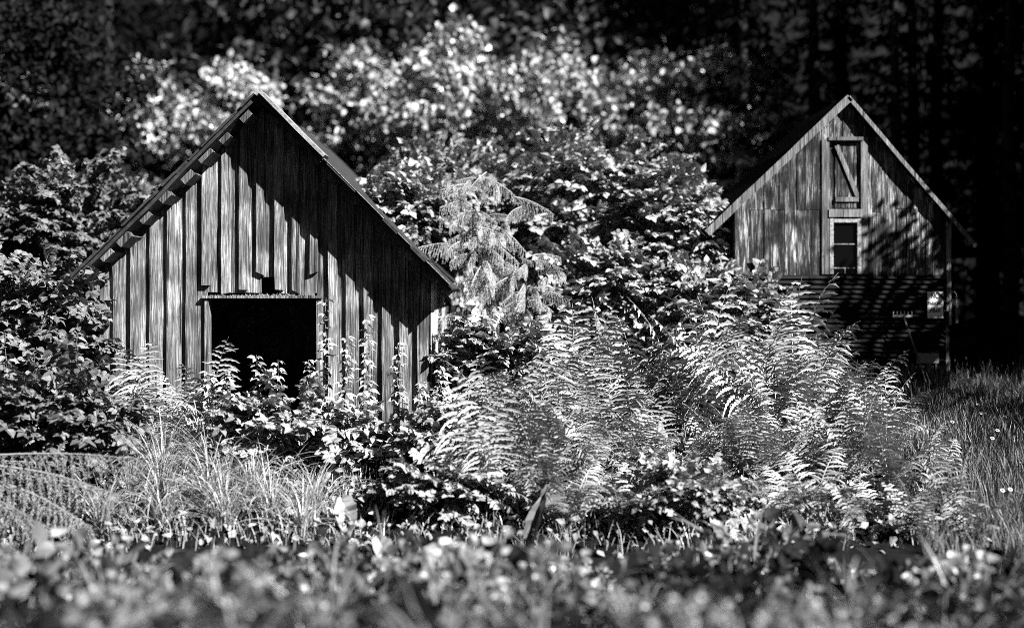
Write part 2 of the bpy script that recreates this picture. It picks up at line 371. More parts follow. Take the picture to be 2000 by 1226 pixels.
# ------------------------------------------------------------------ right barn
B2 = thing('tall_barn', 'tall dark barn with loft door, small window and corrugated iron lower wall', 'barn', (6.245, 2.0, .218))
B2.scale = (.909, .909, .909)
A2, SL, SR = 6.30, .95, 1.17
def roof2(x): return A2+SL*x if x < 0 else A2-SR*x
W0, W1, ZW = -2.29, 2.10, 2.63
fw = obj('front_wall', (lambda b: (b.box(W0, W1, .03, .05, .1, 3.2), b.build('sheathing', M['wood2']))[1])(MB()), B2)
x = W0; r2 = random.Random(5)
DX0, DX1 = -.36, .29
while x < W1-.05:
    wd = r2.choice([.13, .17, .2, .24, .3]); x1 = min(x+wd, W1)
    spans = [(ZW, None)]
    mid = (x+x1)/2
    y0 = -.028-r2.uniform(0, .018)
    a, b = x+.004, x1-.004
    if DX0-.12 < mid < DX1+.12 or (a < DX0 and b > DX0) or (a < DX1 and b > DX1):
        if a < DX0-.03: 
            me, l = board_mesh(a, min(b, DX0-.003), y0, .02, ZW, roof2(a)-.1, roof2(min(b, DX0))-.1, M['wood2']); obj('board', me, fw, l)
        elif b > DX1+.03:
            aa = max(a, DX1+.003); me, l = board_mesh(aa, b, y0, .02, ZW, roof2(aa)-.1, roof2(b)-.1, M['wood2']); obj('board', me, fw, l)
        me, l = board_mesh(max(a, DX0), min(b, DX1), y0, .02, 5.42, roof2(a)-.1, roof2(b)-.1, M['wood2']); obj('board', me, fw, l)
    elif r2.random() < .55 and roof2(mid) > 4.4:
        zc = r2.choice([3.98, 4.0, 3.93])
        me, l = board_mesh(a, b, y0, .02, ZW, zc-.006, zc-.006, M['wood2']); obj('board', me, fw, l)
        me, l = board_mesh(a, b, y0-.006, .02, zc+.004, roof2(a)-.1, roof2(b)-.1, M['wood2']); obj('board', me, fw, l)
    else:
        me, l = board_mesh(a, b, y0, .02, ZW, roof2(a)-.1, roof2(b)-.1, M['wood2']); obj('board', me, fw, l)
    x = x1
def fbar(name, x0, x1, z0, z1, y0, y1, m, par=fw): return bar(name, x0, x1, y0, y1, z0, z1, m, par)
fbar('trim_board', DX0-.15, DX0, 2.66, 5.42, -.075, -.05, M['wood2l']); fbar('trim_board', DX1, DX1+.14, 2.66, 5.46, -.075, -.05, M['wood2l'])
fbar('door_head', DX0-.02, DX1+.04, 5.40, 5.47, -.10, -.05, M['wood2l'])
fbar('door_sill', DX0-.01, DX1+.02, 3.83, 3.99, -.10, -.02, M['wood2l'])
ld_ = obj('loft_door', (lambda b: (b.box(DX0+.002, DX1-.002, .012, .03, 3.99, 5.40), b.build('door_back', M['wood2']))[1])(MB()), B2)
for i in range(4):
    a = DX0+.14+i*.13; me, l = board_mesh(a, a+.122, -.012, .01, 4.02, 5.34, 5.34, M['wood2']); obj('door_board', me, ld_, l)
def beam(name, p, q, wd, y0, y1, m, par):
    p, q = np.array(p), np.array(q); d = (q-p)/np.linalg.norm(q-p); nn = np.array([-d[1], d[0]])*wd/2
    c = [p-nn, p+nn, q-nn, q+nn]; mb = MB()
    mb.hexa([(c[0][0], y0, c[0][1]), (c[1][0], y0, c[1][1]), (c[0][0], y1, c[0][1]), (c[1][0], y1, c[1][1]), (c[2][0], y0, c[2][1]), (c[3][0], y0, c[3][1]), (c[2][0], y1, c[2][1]), (c[3][0], y1, c[3][1])])
    return obj(name, mb.build(name, m), par)
beam('brace', (-.2, 5.30), (.24, 4.24), .09, -.045, -.015, M['wood2l'], ld_)
fbar('rail', DX0+.14, DX1-.01, 4.15, 4.24, -.045, -.014, M['wood2l'], ld_)
win = obj('window', (lambda b: (b.box(-.32, .28, .0, .012, 2.66, 3.76), b.build('window_back', M['glass']))[1])(MB()), B2)
fbar('frame', -.35, -.275, 2.66, 3.80, -.085, -.02, M['paint'], win); fbar('frame', .215, .29, 2.66, 3.80, -.085, -.02, M['paint'], win)
fbar('frame', -.273, .213, 3.72, 3.79, -.083, -.02, M['paint'], win)
for (z0, z1) in ((3.29, 3.70), (2.80, 3.265)): fbar('pane', -.27, .21, z0, z1, -.03, -.026, M['glass'], win)
for (a, b) in ((-.27, -.04), (-.02, .21)): fbar('pane', a, b, 2.67, 2.775, -.03, -.026, M['glass'], win)
fbar('muntin', -.273, .213, 3.266, 3.288, -.05, -.02, M['wood2l'], win); fbar('muntin', -.273, .213, 2.776, 2.798, -.05, -.02, M['wood2l'], win); fbar('muntin', -.039, -.021, 2.67, 2.775, -.05, -.02, M['wood2l'], win)
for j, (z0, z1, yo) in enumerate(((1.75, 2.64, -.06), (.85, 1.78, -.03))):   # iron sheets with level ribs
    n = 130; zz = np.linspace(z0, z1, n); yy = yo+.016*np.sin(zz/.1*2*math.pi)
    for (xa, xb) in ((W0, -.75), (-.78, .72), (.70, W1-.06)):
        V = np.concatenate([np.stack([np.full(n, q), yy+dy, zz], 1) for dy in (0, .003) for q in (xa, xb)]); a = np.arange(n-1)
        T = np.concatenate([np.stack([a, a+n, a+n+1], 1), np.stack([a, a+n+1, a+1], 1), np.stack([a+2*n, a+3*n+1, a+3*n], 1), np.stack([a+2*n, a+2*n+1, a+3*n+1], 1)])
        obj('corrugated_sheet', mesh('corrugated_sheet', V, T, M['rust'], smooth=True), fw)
    
fbar('corner_board', W1-.05, W1+.04, 1.9, 3.75, -.07, .06, M['wood2l'])
fbar('corner_post', W1-.06, W1+.02, -.2, 1.88, -.05, .06, M['wood2'])
for sx in (W0, W1-.03):
    sw = obj('side_wall', (lambda b: (b.box(sx, sx+.03, .06, 3, 0, 3.75), b.build('side_wall', M['wood2']))[1])(MB()), B2)
mb = MB(); mb.hexa([(W0, 3, 0), (W1, 3, 0), (W0, 3.03, 0), (W1, 3.03, 0), (W0, 3, 3.75), (W1, 3, 3.75), (W0, 3.03, 3.75), (W1, 3.03, 3.75)])
mb.hexa([(W0, 3, 3.75), (W1, 3, 3.75), (W0, 3.03, 3.75), (W1, 3.03, 3.75), (-.01, 3, A2-.1), (.01, 3, A2-.1), (-.01, 3.03, A2-.1), (.01, 3.03, A2-.1)]); obj('back_wall', mb.build('back_wall', M['wood2']), B2)
for sgn, slp, ext in ((-1, SL, 2.92), (1, SR, 2.8)):
    rf = obj('roof_slope', slope_slab(sgn, 0, ext, -.18, 3.3, -.02, .03, M['tar'], 'roof_slope', .01, A2, slp), B2)
    obj('rake_board', slope_slab(sgn, 0.01, ext if sgn < 0 else 2.62, -.22, -.182, -.01 if sgn > 0 else -.03, .12 if sgn < 0 else .07, M['wood2l'], 'rake_board', .006, A2, slp, 14), rf)
    for i in range(7): obj('purlin', slope_slab(sgn, .3+i*.36, .3+i*.36+.1, -.16, 0, .033, .10, M['wood2'], 'purlin', 0, A2, slp, 1), rf)
# sign, hanging frame, tool, box
sg = obj('parking_sign', (lambda b: (b.box(-.16, .16, -.006, .006, 0, .54), b.build('parking_sign', M['white']))[1])(MB()), None, (7.88, 1.903, 1.818))
sg.scale = (.909, .909, .909)
tag(sg, 'small white scratched parking sign with black lettering on the corrugated iron wall', 'sign')
for k_, (tx, z, s) in enumerate((('NO', .40, .14), ('PARKING', .265, .088), ('AREA', .12, .11))):
    c = bpy.data.curves.new('lettering', 'FONT'); c.body = tx; c.size = s; c.align_x = 'CENTER'; c.extrude = .001; c.materials.append(M['black'])
    c.space_character = 1.0; c.offset = .003
    tc_ = bpy.data.objects.new('tmp', c); lm_ = bpy.data.meshes.new_from_object(tc_); bpy.data.objects.remove(tc_); t = bpy.data.objects.new('lettering', lm_); COL.objects.link(t); t.parent = sg; t.location = (0, -.0085, z); t.rotation_euler = (R(90), 0, 0); t.scale = (.82, 1.15, 1)
beam('paint_scratch', (.03, .545), (.165, .40), .05, -.0125, -.0105, M['black'], sg)
hf = thing('hanging_slats', 'narrow hanging pair of pale slats under a wire hoop beside the parking sign', 'tool', (8.20, 1.87, 1.69))
bar('slat', -.075, -.035, -.012, .012, .0, .52, M['wood2l'], hf); bar('slat', .045, .085, -.012, .012, .04, .54, M['wood2l'], hf)
mb = MB(); th = np.linspace(0, math.pi, 9); mb.tube(np.stack([.005+.06*np.cos(th), np.zeros(9), .53+.09*np.sin(th)], 1), .006); obj('hoop', mb.build('hoop', M['iron']), hf)
tool = thing('leaning_rake', 'old rake with a flat crosshead leaning upright against the iron wall', 'rake', (7.53, 1.36, .2)); tool.scale = (.909,)*3
mb = MB(); mb.tube([(.05, -.2, 0), (-.12, .1, .9), (-.32, .5, 1.87)], [.018, .018, .016], 6); obj('handle', mb.build('handle', M['wood2l']), tool)
mb = MB(); mb.box(-.53, -.12, .47, .5, 1.80, 1.85); h_ = obj('crosshead', mb.build('crosshead', M['iron']), tool)
for i in range(6): mb = MB(); mb.box(-.52+i*.075, -.505+i*.075, .475, .495, 1.855, 1.92); obj('tine', mb.build('tine', M['iron']), h_)
bxo = thing('wooden_crate', 'pale crate standing in shade at the foot of the iron wall', 'crate', (7.64, 1.65, .22)); bxo.scale = (.909,)*3
mb = MB(); mb.box(-.22, .22, -.02, 0, .86, 1.06); obj('side_board', mb.build('side_board', M['box']), bxo)
for q in (-.2, .16): mb = MB(); mb.box(q, q+.04, .0, .04, 0, 1.05); obj('leg', mb.build('leg', M['wood2']), bxo)
mb = MB(); mb.box(-.22, .22, .002, .2, 1.062, 1.075); obj('lid', mb.build('lid', M['wood2']), bxo)

# ------------------------------------------------------------------ plant templates
def leaf_tpl(n=5, width=.32, fold=.35, droop=.3, tooth=.05, tip=1.0):
    V, UV, T = [], [], []
    for i in range(n+1):
        v = i/n; wv = width*(math.sin(math.pi*min(1, v**.75)))**(.9 if v < .5 else tip)+(tooth if 0 < i < n and i % 2 else 0)*1
        wv = max(wv, .004); z = -droop*v*v
        V += [(-wv, v-(.04 if i % 2 else 0), z+fold*wv), (0, v, z), (wv, v-(.04 if i % 2 else 0), z+fold*wv)]
        UV += [(-wv/width, v), (0, v), (wv/width, v)]
    for i in range(n):
        a = i*3
        T += [(a, a+1, a+4), (a, a+4, a+3), (a+1, a+2, a+5), (a+1, a+5, a+4)]
    return np.array(V), np.array(T), np.array(UV)
LEAF = leaf_tpl(); LEAF_B = leaf_tpl(4, .40, .25, .35, .04, .7); LEAF_S = leaf_tpl(3, .34, .3, .25, .03); LEAF_D = leaf_tpl(8, .24, .5, .5, .02)
def tri_leaf():                                                    # three pointed leaflets
    V0, T0, U0 = leaf_tpl(5, .27, .3, .35, .05, 1.2); Vs, Ts, Us = [], [], []
    for k_, (a, s) in enumerate(((0, 1), (1.05, .8), (-1.05, .8))):
        c, sn = math.cos(a), math.sin(a); W = V0*s@np.array([[c, sn, 0], [-sn, c, 0], [0, 0, 1]])
        W[:, 2] += (.03 if k_ == 0 else 0); W[:, 1] += .12
        Vs.append(W); Ts.append(T0+k_*len(V0)); Us.append(U0)
    return np.concatenate(Vs), np.concatenate(Ts), np.concatenate(Us)
TRI = tri_leaf()
def branch_mesh(name, m, tpl, L=1.0, nl=26, size=.17, up=.25, droop=.5, seed=0, side=2):
    """a twig along +Y, leaves up (+Z) and to the sides, with side shoots"""
    g = np.random.default_rng(seed); mb = MB(); P, D, N = [], [], []
    def shoot(o, d, l, n, r0):
        t = np.linspace(0, 1, 7); d = d/np.linalg.norm(d)
        pts = o+d*t[:, None]*l+np.array([0, 0, -1])*(droop*l*.5)*(t**2)[:, None]+g.normal(0, .015, (7, 3))*l
        mb.tube(pts, np.linspace(r0, r0*.3, 7), 4)
        for i in range(n):
            f = .12+.88*(i+g.random()*.5)/n; p = np.array([np.interp(f, t, pts[:, q]) for q in range(3)])
            sd = (1 if i % 2 else -1); lat = np.cross(d, [0, 0, 1]); lat /= np.linalg.norm(lat)+1e-6
            P.append(p); D.append(d*g.uniform(.2, .9)+lat*sd*g.uniform(.5, 1)+np.array([0, 0, g.uniform(-.5, .35)]))
            N.append(np.array([0, 0, 1.0])+g.normal(0, .45, 3)+d*.3)
    shoot(np.zeros(3), np.array([0, 1, up]), L, nl, .011)
    for k_ in range(side):
        a = (1 if k_ % 2 else -1)*g.uniform(.4, .9)
        shoot(np.array([0, .2+.25*k_*L/max(1, side), .05])*L, np.array([math.sin(a), math.cos(a), g.uniform(-.1, .5)]), L*g.uniform(.45, .7), nl//2, .008)
    P, D, N = map(np.array, (P, D, N))
    mb.scatter(tpl, frames(D, N), P, g.uniform(.6, 1.15, len(P))*size, g.random(len(P)))
    return mb.build(name, m)
def thicket(label, c, rad, n, meshes, scale=1.0, group=None, seed=0, name='leafy_shrub', cat='shrub', front=.65, lo=-.35, stems=5, nat=True):
    if c[1] < -1: k_ = (fy(c[1])+CAM_D)/(c[1]+CAM_D); c = (c[0]*k_, fy(c[1]), CAM_H-(CAM_H-c[2])*k_)
    g = np.random.default_rng(seed); base = np.array([c[0], c[1], float(gh(c[0], c[1]))])
    t = thing(name, label, cat, base, 0, group)
    for i in range(stems):
        a = g.uniform(0, 6.28); e = np.array([math.cos(a)*rad[0]*.5, math.sin(a)*rad[1]*.4, c[2]-base[2]+rad[2]*g.uniform(0, .6)])
        q = np.linspace(0, 1, 6)[:, None]; pts = np.array([math.cos(a), math.sin(a), 0])*.12*(1-q)+e*q+g.normal(0, .05, (6, 3))*q
        mb = MB(); mb.tube(pts, np.linspace(.045, .012, 6), 5); obj('stem', mb.build('stem', M['bark']), t)
    k = 0
    while k < n:
        d = g.normal(0, 1, 3); d /= np.linalg.norm(d)
        if d[2] < lo or (d[1] > .25 and g.random() < front): continue
        r = g.uniform(.45, 1.0)**.6; p = np.array(c)+d*np.array(rad)*r*(1+g.normal(0, .06))
        p[2] = max(p[2], base[2]+.1)
        out = d*np.array([1, 1, .6])+g.normal(0, .35, 3)+np.array([0, -.15, .0])
        s = scale*g.uniform(.75, 1.2)
        obj('leafy_branch', meshes[k % len(meshes)], t, mw=mw_of(out, np.array([0, 0, 1])+d*.7+g.normal(0, .2, 3), p-base-d*.35*s, s), kind='stuff'); k += 1
    return t
def frond_mesh(seed, L=1.25, a0=.12, a1=.9, wid=.25, npn=22, m='fern', bare=.22):
    g = np.random.default_rng(seed); n = 40; ds = L/n
    ang = a0+a1*(np.linspace(0, 1, n)**1.5); tw = g.normal(0, .12)
    P = np.cumsum(np.stack([np.full(n, tw)*np.linspace(0, 1, n), np.sin(ang), np.cos(ang)], 1)*ds, 0)
    mb = MB(); mb.tube(P, np.linspace(.008, .002, n)[:], 3)
    for sd in (-1, 1):
        for i in range(npn):
            f = bare+(1-bare)*(i+.5+(.25 if sd > 0 else 0))/(npn+.5); j = min(int(f*(n-1)), n-2)
            u = (f-bare)/(1-bare); ln = wid*(min(1, .5+u*2.2))*(1-u)**.6*g.uniform(.85, 1.1)+.008
            T = P[j+1]-P[j]; T = T/np.linalg.norm(T); nr = np.cross([1, 0, 0], T); X = np.array([sd*1.0, 0, 0])
            d = X*.92+T*g.uniform(.25, .5)+g.normal(0, .06, 3); d /= np.linalg.norm(d)
            k = max(4, int(ln/.028)); q = np.arange(k+1)/k
            cur = g.uniform(.15, .6)
            pp = P[j]+d*ln*q[:, None]+np.array([0, 0, -1])*cur*ln*(q**2)[:, None]
            hw = (.026*np.minimum(1, .55+q*2)*(1-q)**.55+.002)*min(1, ln/.12+.35)
            tv = T*.95+d*.2; tint = g.random()
            zig = np.where(np.arange(k+1) % 2, 1.0, .5)*hw; zag = np.where(np.arange(k+1) % 2, .5, 1.0)*hw
            V = np.stack([pp-tv*zig[:, None]-nr*.25*zig[:, None], pp, pp+tv*zag[:, None]-nr*.25*zag[:, None]], 1).reshape(-1, 3)
            c3 = np.arange(k)[:, None]*3
            mb.add(V, np.concatenate([c3+[0, 1, 4], c3+[0, 4, 3], c3+[1, 2, 5], c3+[1, 5, 4]]), None, tint)
    return mb.build('frond', M[m])
FR_UP = [frond_mesh(s, 1.3, .08, .8, .42, 13) for s in (1, 2, 3)]+[frond_mesh(9, 1.1, .15, 1.3, .34, 12), frond_mesh(10, 1.4, .0, .5, .46, 12), frond_mesh(12, 1.35, .1, 1.0, .5, 14), frond_mesh(13, .9, .3, 1.5, .3, 11)]
FR_MID = [frond_mesh(s, 1.2, .2, 1.1, .40, 13) for s in (4, 5, 6)]
FR_LOW = [frond_mesh(s, 1.1, .5, 1.2, .34, 13) for s in (7, 8)]
def fern(label, x, y, s=1.0, n=9, group=None, seed=0, kind='mid', face=None):
    x, y = bank((x, y)); g = np.random.default_rng(seed); z = float(gh(x, y)); t = thing('fern', label, 'fern', (x, y, z), 0, group)
    off = g.uniform(0, 6.28)
    for i in range(n):
        a = off+i*2*math.pi/n+g.normal(0, .25)
        if face is not None: a = face+g.uniform(-1.1, 1.1)
        elif g.random() < .65: a = math.pi+.35+g.normal(0, .75)
        src = {'up': FR_UP, 'mid': FR_MID+FR_UP, 'low': FR_LOW+FR_MID}[kind]
        me = src[int(g.integers(len(src)))]
        k = s*g.uniform(.6, 1.15)
        m = Matrix.Rotation(a, 4, 'Z')@Matrix.Rotation(g.normal(-.0, .12), 4, 'X')@Matrix.Rotation(g.normal(0, .15), 4, 'Y')@Matrix.Scale(k, 4)
        m.translation = Vector((g.normal(0, .06), g.normal(0, .06), -.02))
        obj('frond', me, t, mw=m)
    return t
def tussock_mesh(seed, n=130, L=1.0, wd=.013, spread=.5, arch=1.5, m='grass', rad=.12):
    g = np.random.default_rng(seed); mb = MB(); q = 7
    for i in range(n):
        a = g.uniform(0, 6.28); l = L*g.uniform(.5, 1.1); th = np.abs(g.normal(0, spread)); ar = arch*g.uniform(.4, 1.2)
        an = th+ar*np.linspace(0, 1, q)**1.4; rr = np.cumsum(np.sin(an))*l/q; zz = np.cumsum(np.cos(an))*l/q
        o = np.array([math.cos(a+g.normal(0, .6)), math.sin(a+g.normal(0, .6)), 0])*rad*g.random()
        P = o+np.stack([math.cos(a)*rr, math.sin(a)*rr, zz], 1); P = np.concatenate([o[None], P]); sd = np.array([-math.sin(a), math.cos(a), .3*g.normal()])
        w_ = wd*g.uniform(.6, 1.2)*np.append(np.linspace(1, .5, q), 0.03)
        V = np.stack([P-sd*w_[:, None]/2, P+sd*w_[:, None]/2], 1).reshape(-1, 3); b = np.arange(q)*2
        mb.add(V, np.concatenate([np.stack([b, b+1, b+3], 1), np.stack([b, b+3, b+2], 1)]), None, g.random())
    return mb.build('tussock', M[m])
def twig_needles(mb, pts, nl=.04, den=80, g=None, wd=.007, flat=False):
    """needles standing round a twig"""
    seg = np.linalg.norm(np.diff(pts, axis=0), axis=1); L = seg.sum(); k = max(6, int(L*den*2.2)); f = np.sort(g.random(k))*(len(pts)-1)
    i = np.minimum(f.astype(int), len(pts)-2); P = pts[i]+(pts[i+1]-pts[i])*(f-i)[:, None]; d = pts[i+1]-pts[i]; d /= np.linalg.norm(d, axis=1)[:, None]+1e-9
    rd = g.normal(0, 1, (k, 3)); rd -= d*(rd*d).sum(1)[:, None]; rd /= np.linalg.norm(rd, axis=1)[:, None]+1e-9
    if flat:
        lt = np.cross(d, [1., 0, 0]); lt /= np.linalg.norm(lt, axis=1)[:, None]+1e-9; rd = lt*np.where(np.arange(k) % 2, 1., -1.)[:, None]+rd*.25
    nd = d*.75+rd*.8; nd /= np.linalg.norm(nd, axis=1)[:, None]
    sd = np.cross(nd, g.normal(0, 1, (k, 3))); sd /= np.linalg.norm(sd, axis=1)[:, None]+1e-9
    ln = nl*g.uniform(.7, 1.1, k)[:, None]
    V = np.stack([P-sd*wd/2, P+sd*wd/2, P+nd*ln], 1).reshape(-1, 3)
    mb.add(V, np.arange(3*k).reshape(-1, 3), None, np.repeat(g.random(k)*.6+.2, 3))
def bough_mesh(seed, L=1.8, m='needle', hang=.8, nt=26, den=85, nl=.042, tl=.5, droop=.35, flat=0., wd=.007, side=True):
    g = np.random.default_rng(seed); mb = MB(); t = np.linspace(0, 1, 10)
    ax = np.stack([.06*np.sin(t*4+seed)*L, t*L, -droop*L*t**1.6+.08*L*t], 1); mb.tube(ax, np.linspace(.02, .004, 10), 4); twig_needles(mb, ax[3:], nl, den, g, wd, flat > 0)
    for i in range(nt):
        f = .12+.86*i/nt; p = np.array([np.interp(f, t, ax[:, q]) for q in range(3)]); sd = 1 if i % 2 else -1
        l = tl*(1-.55*f)*g.uniform(.7, 1.2); u = np.linspace(0, 1, 5)[:, None]
        d = np.array([sd*g.uniform(.5, .9), g.uniform(.35, .8), 0]); d /= np.linalg.norm(d)
        pts = p+d*l*u*(1-hang*.5*u)+np.array([0, 0, -1])*hang*l*u**1.5+g.normal(0, .01, (5, 3))
        mb.tube(pts, .004, 3); twig_needles(mb, pts, nl, den, g, wd, flat > 0)
        for q in ((1, 2, 3) if not flat and side else ()):                                        # side twiglets
            dd = d*.4+np.array([sd*g.normal(.0, .5), g.uniform(.0, .8), -hang*g.uniform(.5, 1.2)]); dd /= np.linalg.norm(dd)
            pp = pts[q]+dd*np.linspace(0, 1, 3)[:, None]*l*.42; twig_needles(mb, pp, nl, den, g, wd, flat > 0)
    return mb.build('bough', M[m])
def conifer_meshes(seed, h, rb, cb, m, dens=1.0, spray=.34):
    g = np.random.default_rng(seed); mb = MB(); z = cb; a = 0
    while z < h*.985:
        f = (z-cb)/(h-cb); l = rb*(1-f)**.85*g.uniform(.75, 1.1)+.15; a += 2.4+g.normal(0, .2)
        d = np.array([math.cos(a), math.sin(a), 0]); k = max(4, int(l*16*dens)); u = np.sort(g.random(k)**.8)
        P = np.array([0, 0, z])+d*l*u[:, None]+np.array([0, 0, 1])*(-.22*l*u**1.4+.05*l*np.sin(u*3))[:, None]
        sd = np.where(np.arange(k) % 2, 1., -1.)[:, None]*np.array([-d[1], d[0], 0])
        D = sd*g.uniform(.3, 1, (k, 1))+d*.6+np.array([0, 0, -1])*g.uniform(.1, .9, (k, 1))
        tpl = (np.array([[0, 0, 0], [.13, .45, 0], [0, 1, -.1], [-.13, .45, 0]]), np.array([[0, 1, 2], [0, 2, 3]]), np.zeros((4, 2)))
        mb.scatter(tpl, frames(D, np.array([0, 0, 1])+g.normal(0, .4, (k, 3))), P, spray*g.uniform(.6, 1.3, k)*(1.15-.4*u), g.random(k))
        z += .085/dens*(1+.4*g.random())*h/14
    tm = MB(); zz = np.linspace(-.3, h*.97, 9); tm.tube(np.stack([g.normal(0, .03, 9), g.normal(0, .03, 9), zz], 1), np.linspace(h*.014+.05, .02, 9), 8)
    return tm.build('trunk', M['bark'], True), mb.build('crown', M[m])
def broadleaf_meshes(seed, h, rb, m, nl=9000, size=.2, cb=.25, clumps=60, sig=.27):
    g = np.random.default_rng(seed); mb, tm = MB(), MB()
    zz = np.linspace(-.3, h*.8, 8); tr = np.stack([np.cumsum(g.normal(0, .06, 8)), np.cumsum(g.normal(0, .06, 8)), zz], 1); tm.tube(tr, np.linspace(h*.018+.03, .03, 8), 8)
    C = []
    for i in range(clumps):
        f = cb+(1-cb)*g.random()**.8; z = f*h; r = rb*math.sin(min(1, (f-cb)/(1-cb)*.92+.08)*math.pi)**.6*g.uniform(.35, 1); a = g.uniform(0, 6.28)
        c = np.array([math.cos(a)*r, math.sin(a)*r, z]); C.append(c)
        if i % 2 == 0:
            z0 = max(.15*h, z-r*.9-.5); o = np.array([np.interp(z0, zz, tr[:, 0]), np.interp(z0, zz, tr[:, 1]), z0]); q = np.linspace(0, 1, 5)[:, None]
            tm.tube(o+(c-o)*q+g.normal(0, .06, (5, 3)), np.linspace(h*.006, .012, 5), 5)
    C = np.array(C); idx = g.integers(0, clumps, nl); P = C[idx]+g.normal(0, 1, (nl, 3))*np.array([.62, .62, .42])*rb*sig
    D = g.normal(0, 1, (nl, 3))+np.array([0, 0, -.4]); N = np.array([0, 0, 1])+g.normal(0, .6, (nl, 3))
    mb.scatter(LEAF_S, frames(D, N), P, size*g.uniform(.6, 1.2, nl), g.random(nl))
    return tm.build('trunk', M['bark'], True), mb.build('crown', M[m])
def tree(name, label, pair, x, y, s=1.0, rz=0., group=None, cat='tree', z=None):
    t = thing(name, label, cat, (x, y, float(gh(x, y)) if z is None else z), rz, group); t.scale = (s, s, s)
    obj('trunk', pair[0], t); obj('crown', pair[1], t, kind='stuff'); return t

# ------------------------------------------------------------------ background woods
CON = [conifer_meshes(s, 16, 2.9, 1.0, 'needle_shaded', .9, .42) for s in (21, 22)]
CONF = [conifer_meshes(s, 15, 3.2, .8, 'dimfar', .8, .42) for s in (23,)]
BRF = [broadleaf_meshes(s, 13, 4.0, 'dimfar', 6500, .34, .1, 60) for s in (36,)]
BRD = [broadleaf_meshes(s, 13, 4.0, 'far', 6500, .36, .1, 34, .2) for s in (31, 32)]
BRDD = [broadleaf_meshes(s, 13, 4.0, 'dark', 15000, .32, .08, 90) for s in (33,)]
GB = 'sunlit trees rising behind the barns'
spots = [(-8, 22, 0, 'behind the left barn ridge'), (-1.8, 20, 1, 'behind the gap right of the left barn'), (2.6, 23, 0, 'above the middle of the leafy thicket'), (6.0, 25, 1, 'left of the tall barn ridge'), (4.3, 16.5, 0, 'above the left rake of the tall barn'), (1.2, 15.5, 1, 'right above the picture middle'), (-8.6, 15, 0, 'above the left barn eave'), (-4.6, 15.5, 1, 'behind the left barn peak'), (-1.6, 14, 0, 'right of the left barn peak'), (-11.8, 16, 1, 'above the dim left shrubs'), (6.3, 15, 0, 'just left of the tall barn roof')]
for i, (x, y, k, wh) in enumerate(spots): tree('broadleaf_tree', 'blurred sunlit broadleaf tree '+wh, (BRF[0] if y > 19 else BRD[k]), x, y, (1.25+.1*(i % 3) if y > 19 else .68+.03*(i % 3)), i*1.3, GB)  # rear trees take the darkened leaf copy
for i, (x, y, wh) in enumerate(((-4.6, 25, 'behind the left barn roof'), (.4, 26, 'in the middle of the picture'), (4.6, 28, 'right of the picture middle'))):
    tree('dimmed_conifer', 'blurred tall conifer dimmed by its colour '+wh, CONF[0], x, y, 1.35, i*2.1, GB)  # dimness comes from the darkened leaf copy
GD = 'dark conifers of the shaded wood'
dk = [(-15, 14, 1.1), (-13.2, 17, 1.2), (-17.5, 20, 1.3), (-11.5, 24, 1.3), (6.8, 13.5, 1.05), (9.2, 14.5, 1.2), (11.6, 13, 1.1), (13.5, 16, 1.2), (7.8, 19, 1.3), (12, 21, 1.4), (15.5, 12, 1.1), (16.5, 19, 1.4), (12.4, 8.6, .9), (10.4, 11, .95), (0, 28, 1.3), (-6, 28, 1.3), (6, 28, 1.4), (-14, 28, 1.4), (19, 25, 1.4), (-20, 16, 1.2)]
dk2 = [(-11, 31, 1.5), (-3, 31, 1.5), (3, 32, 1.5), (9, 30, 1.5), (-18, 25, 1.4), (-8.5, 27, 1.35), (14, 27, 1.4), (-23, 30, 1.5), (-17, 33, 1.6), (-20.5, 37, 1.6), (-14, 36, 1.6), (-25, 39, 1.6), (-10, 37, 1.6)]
for i, (x, y, s) in enumerate(dk2): tree('shade_painted_conifer', f'conifer coloured near black for shade on the hill crest behind the wood, {ordinal(i)} of the crest row', CON[i % 2], x, y, s, i*2.3, 'dark conifers of the shaded wood')
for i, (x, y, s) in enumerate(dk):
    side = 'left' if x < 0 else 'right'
    tree('shade_painted_conifer', f'conifer coloured near black for shade in the {side} background wood, {ordinal(i)} of the row', CON[i % 2], x, y, s, i*1.7, GD)
for i, (x, y, s) in enumerate(((-12.2, 11, .75), (-15.8, 10, .8), (-18.5, 11.5, .9))):  # near-black leaves paint the shade of this corner
    tree('shade_painted_tree', ['dim broadleaf tree left of the left barn', 'dim broadleaf tree at the far left edge', 'dim broadleaf tree beyond the far left edge'][i], BRDD[0], x, y, s, i, 'dim trees at the left')
GS = 'unseen trees added right of the tall barn to shade the wood'
for i, (x, y, s, sz) in enumerate(((20, 9.5, 1.2, 2.1), (20.5, 15, 1.2, 2.1), (21, 20, 1.3, 2.1), (19, 2.5, 1.1, 1.15), (16.5, 6, .9, 1.1), (26, 12, 1.4, 2.2))):  # trees added out of view to block sun from the right wood
    tree('added_shade_tree', f'unseen added tree right of the tall barn, {ordinal(i)} of the row shading the wood', BRDD[0], x, y, s, i, GS).scale = (s, s, sz)
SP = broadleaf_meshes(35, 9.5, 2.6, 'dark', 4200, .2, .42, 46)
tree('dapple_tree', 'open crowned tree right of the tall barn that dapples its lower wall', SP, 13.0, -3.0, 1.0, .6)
tree('dapple_tree', 'open crowned tree right of the tall barn that dapples its roof side', SP, 15.8, .6, 1.05, 2.6)

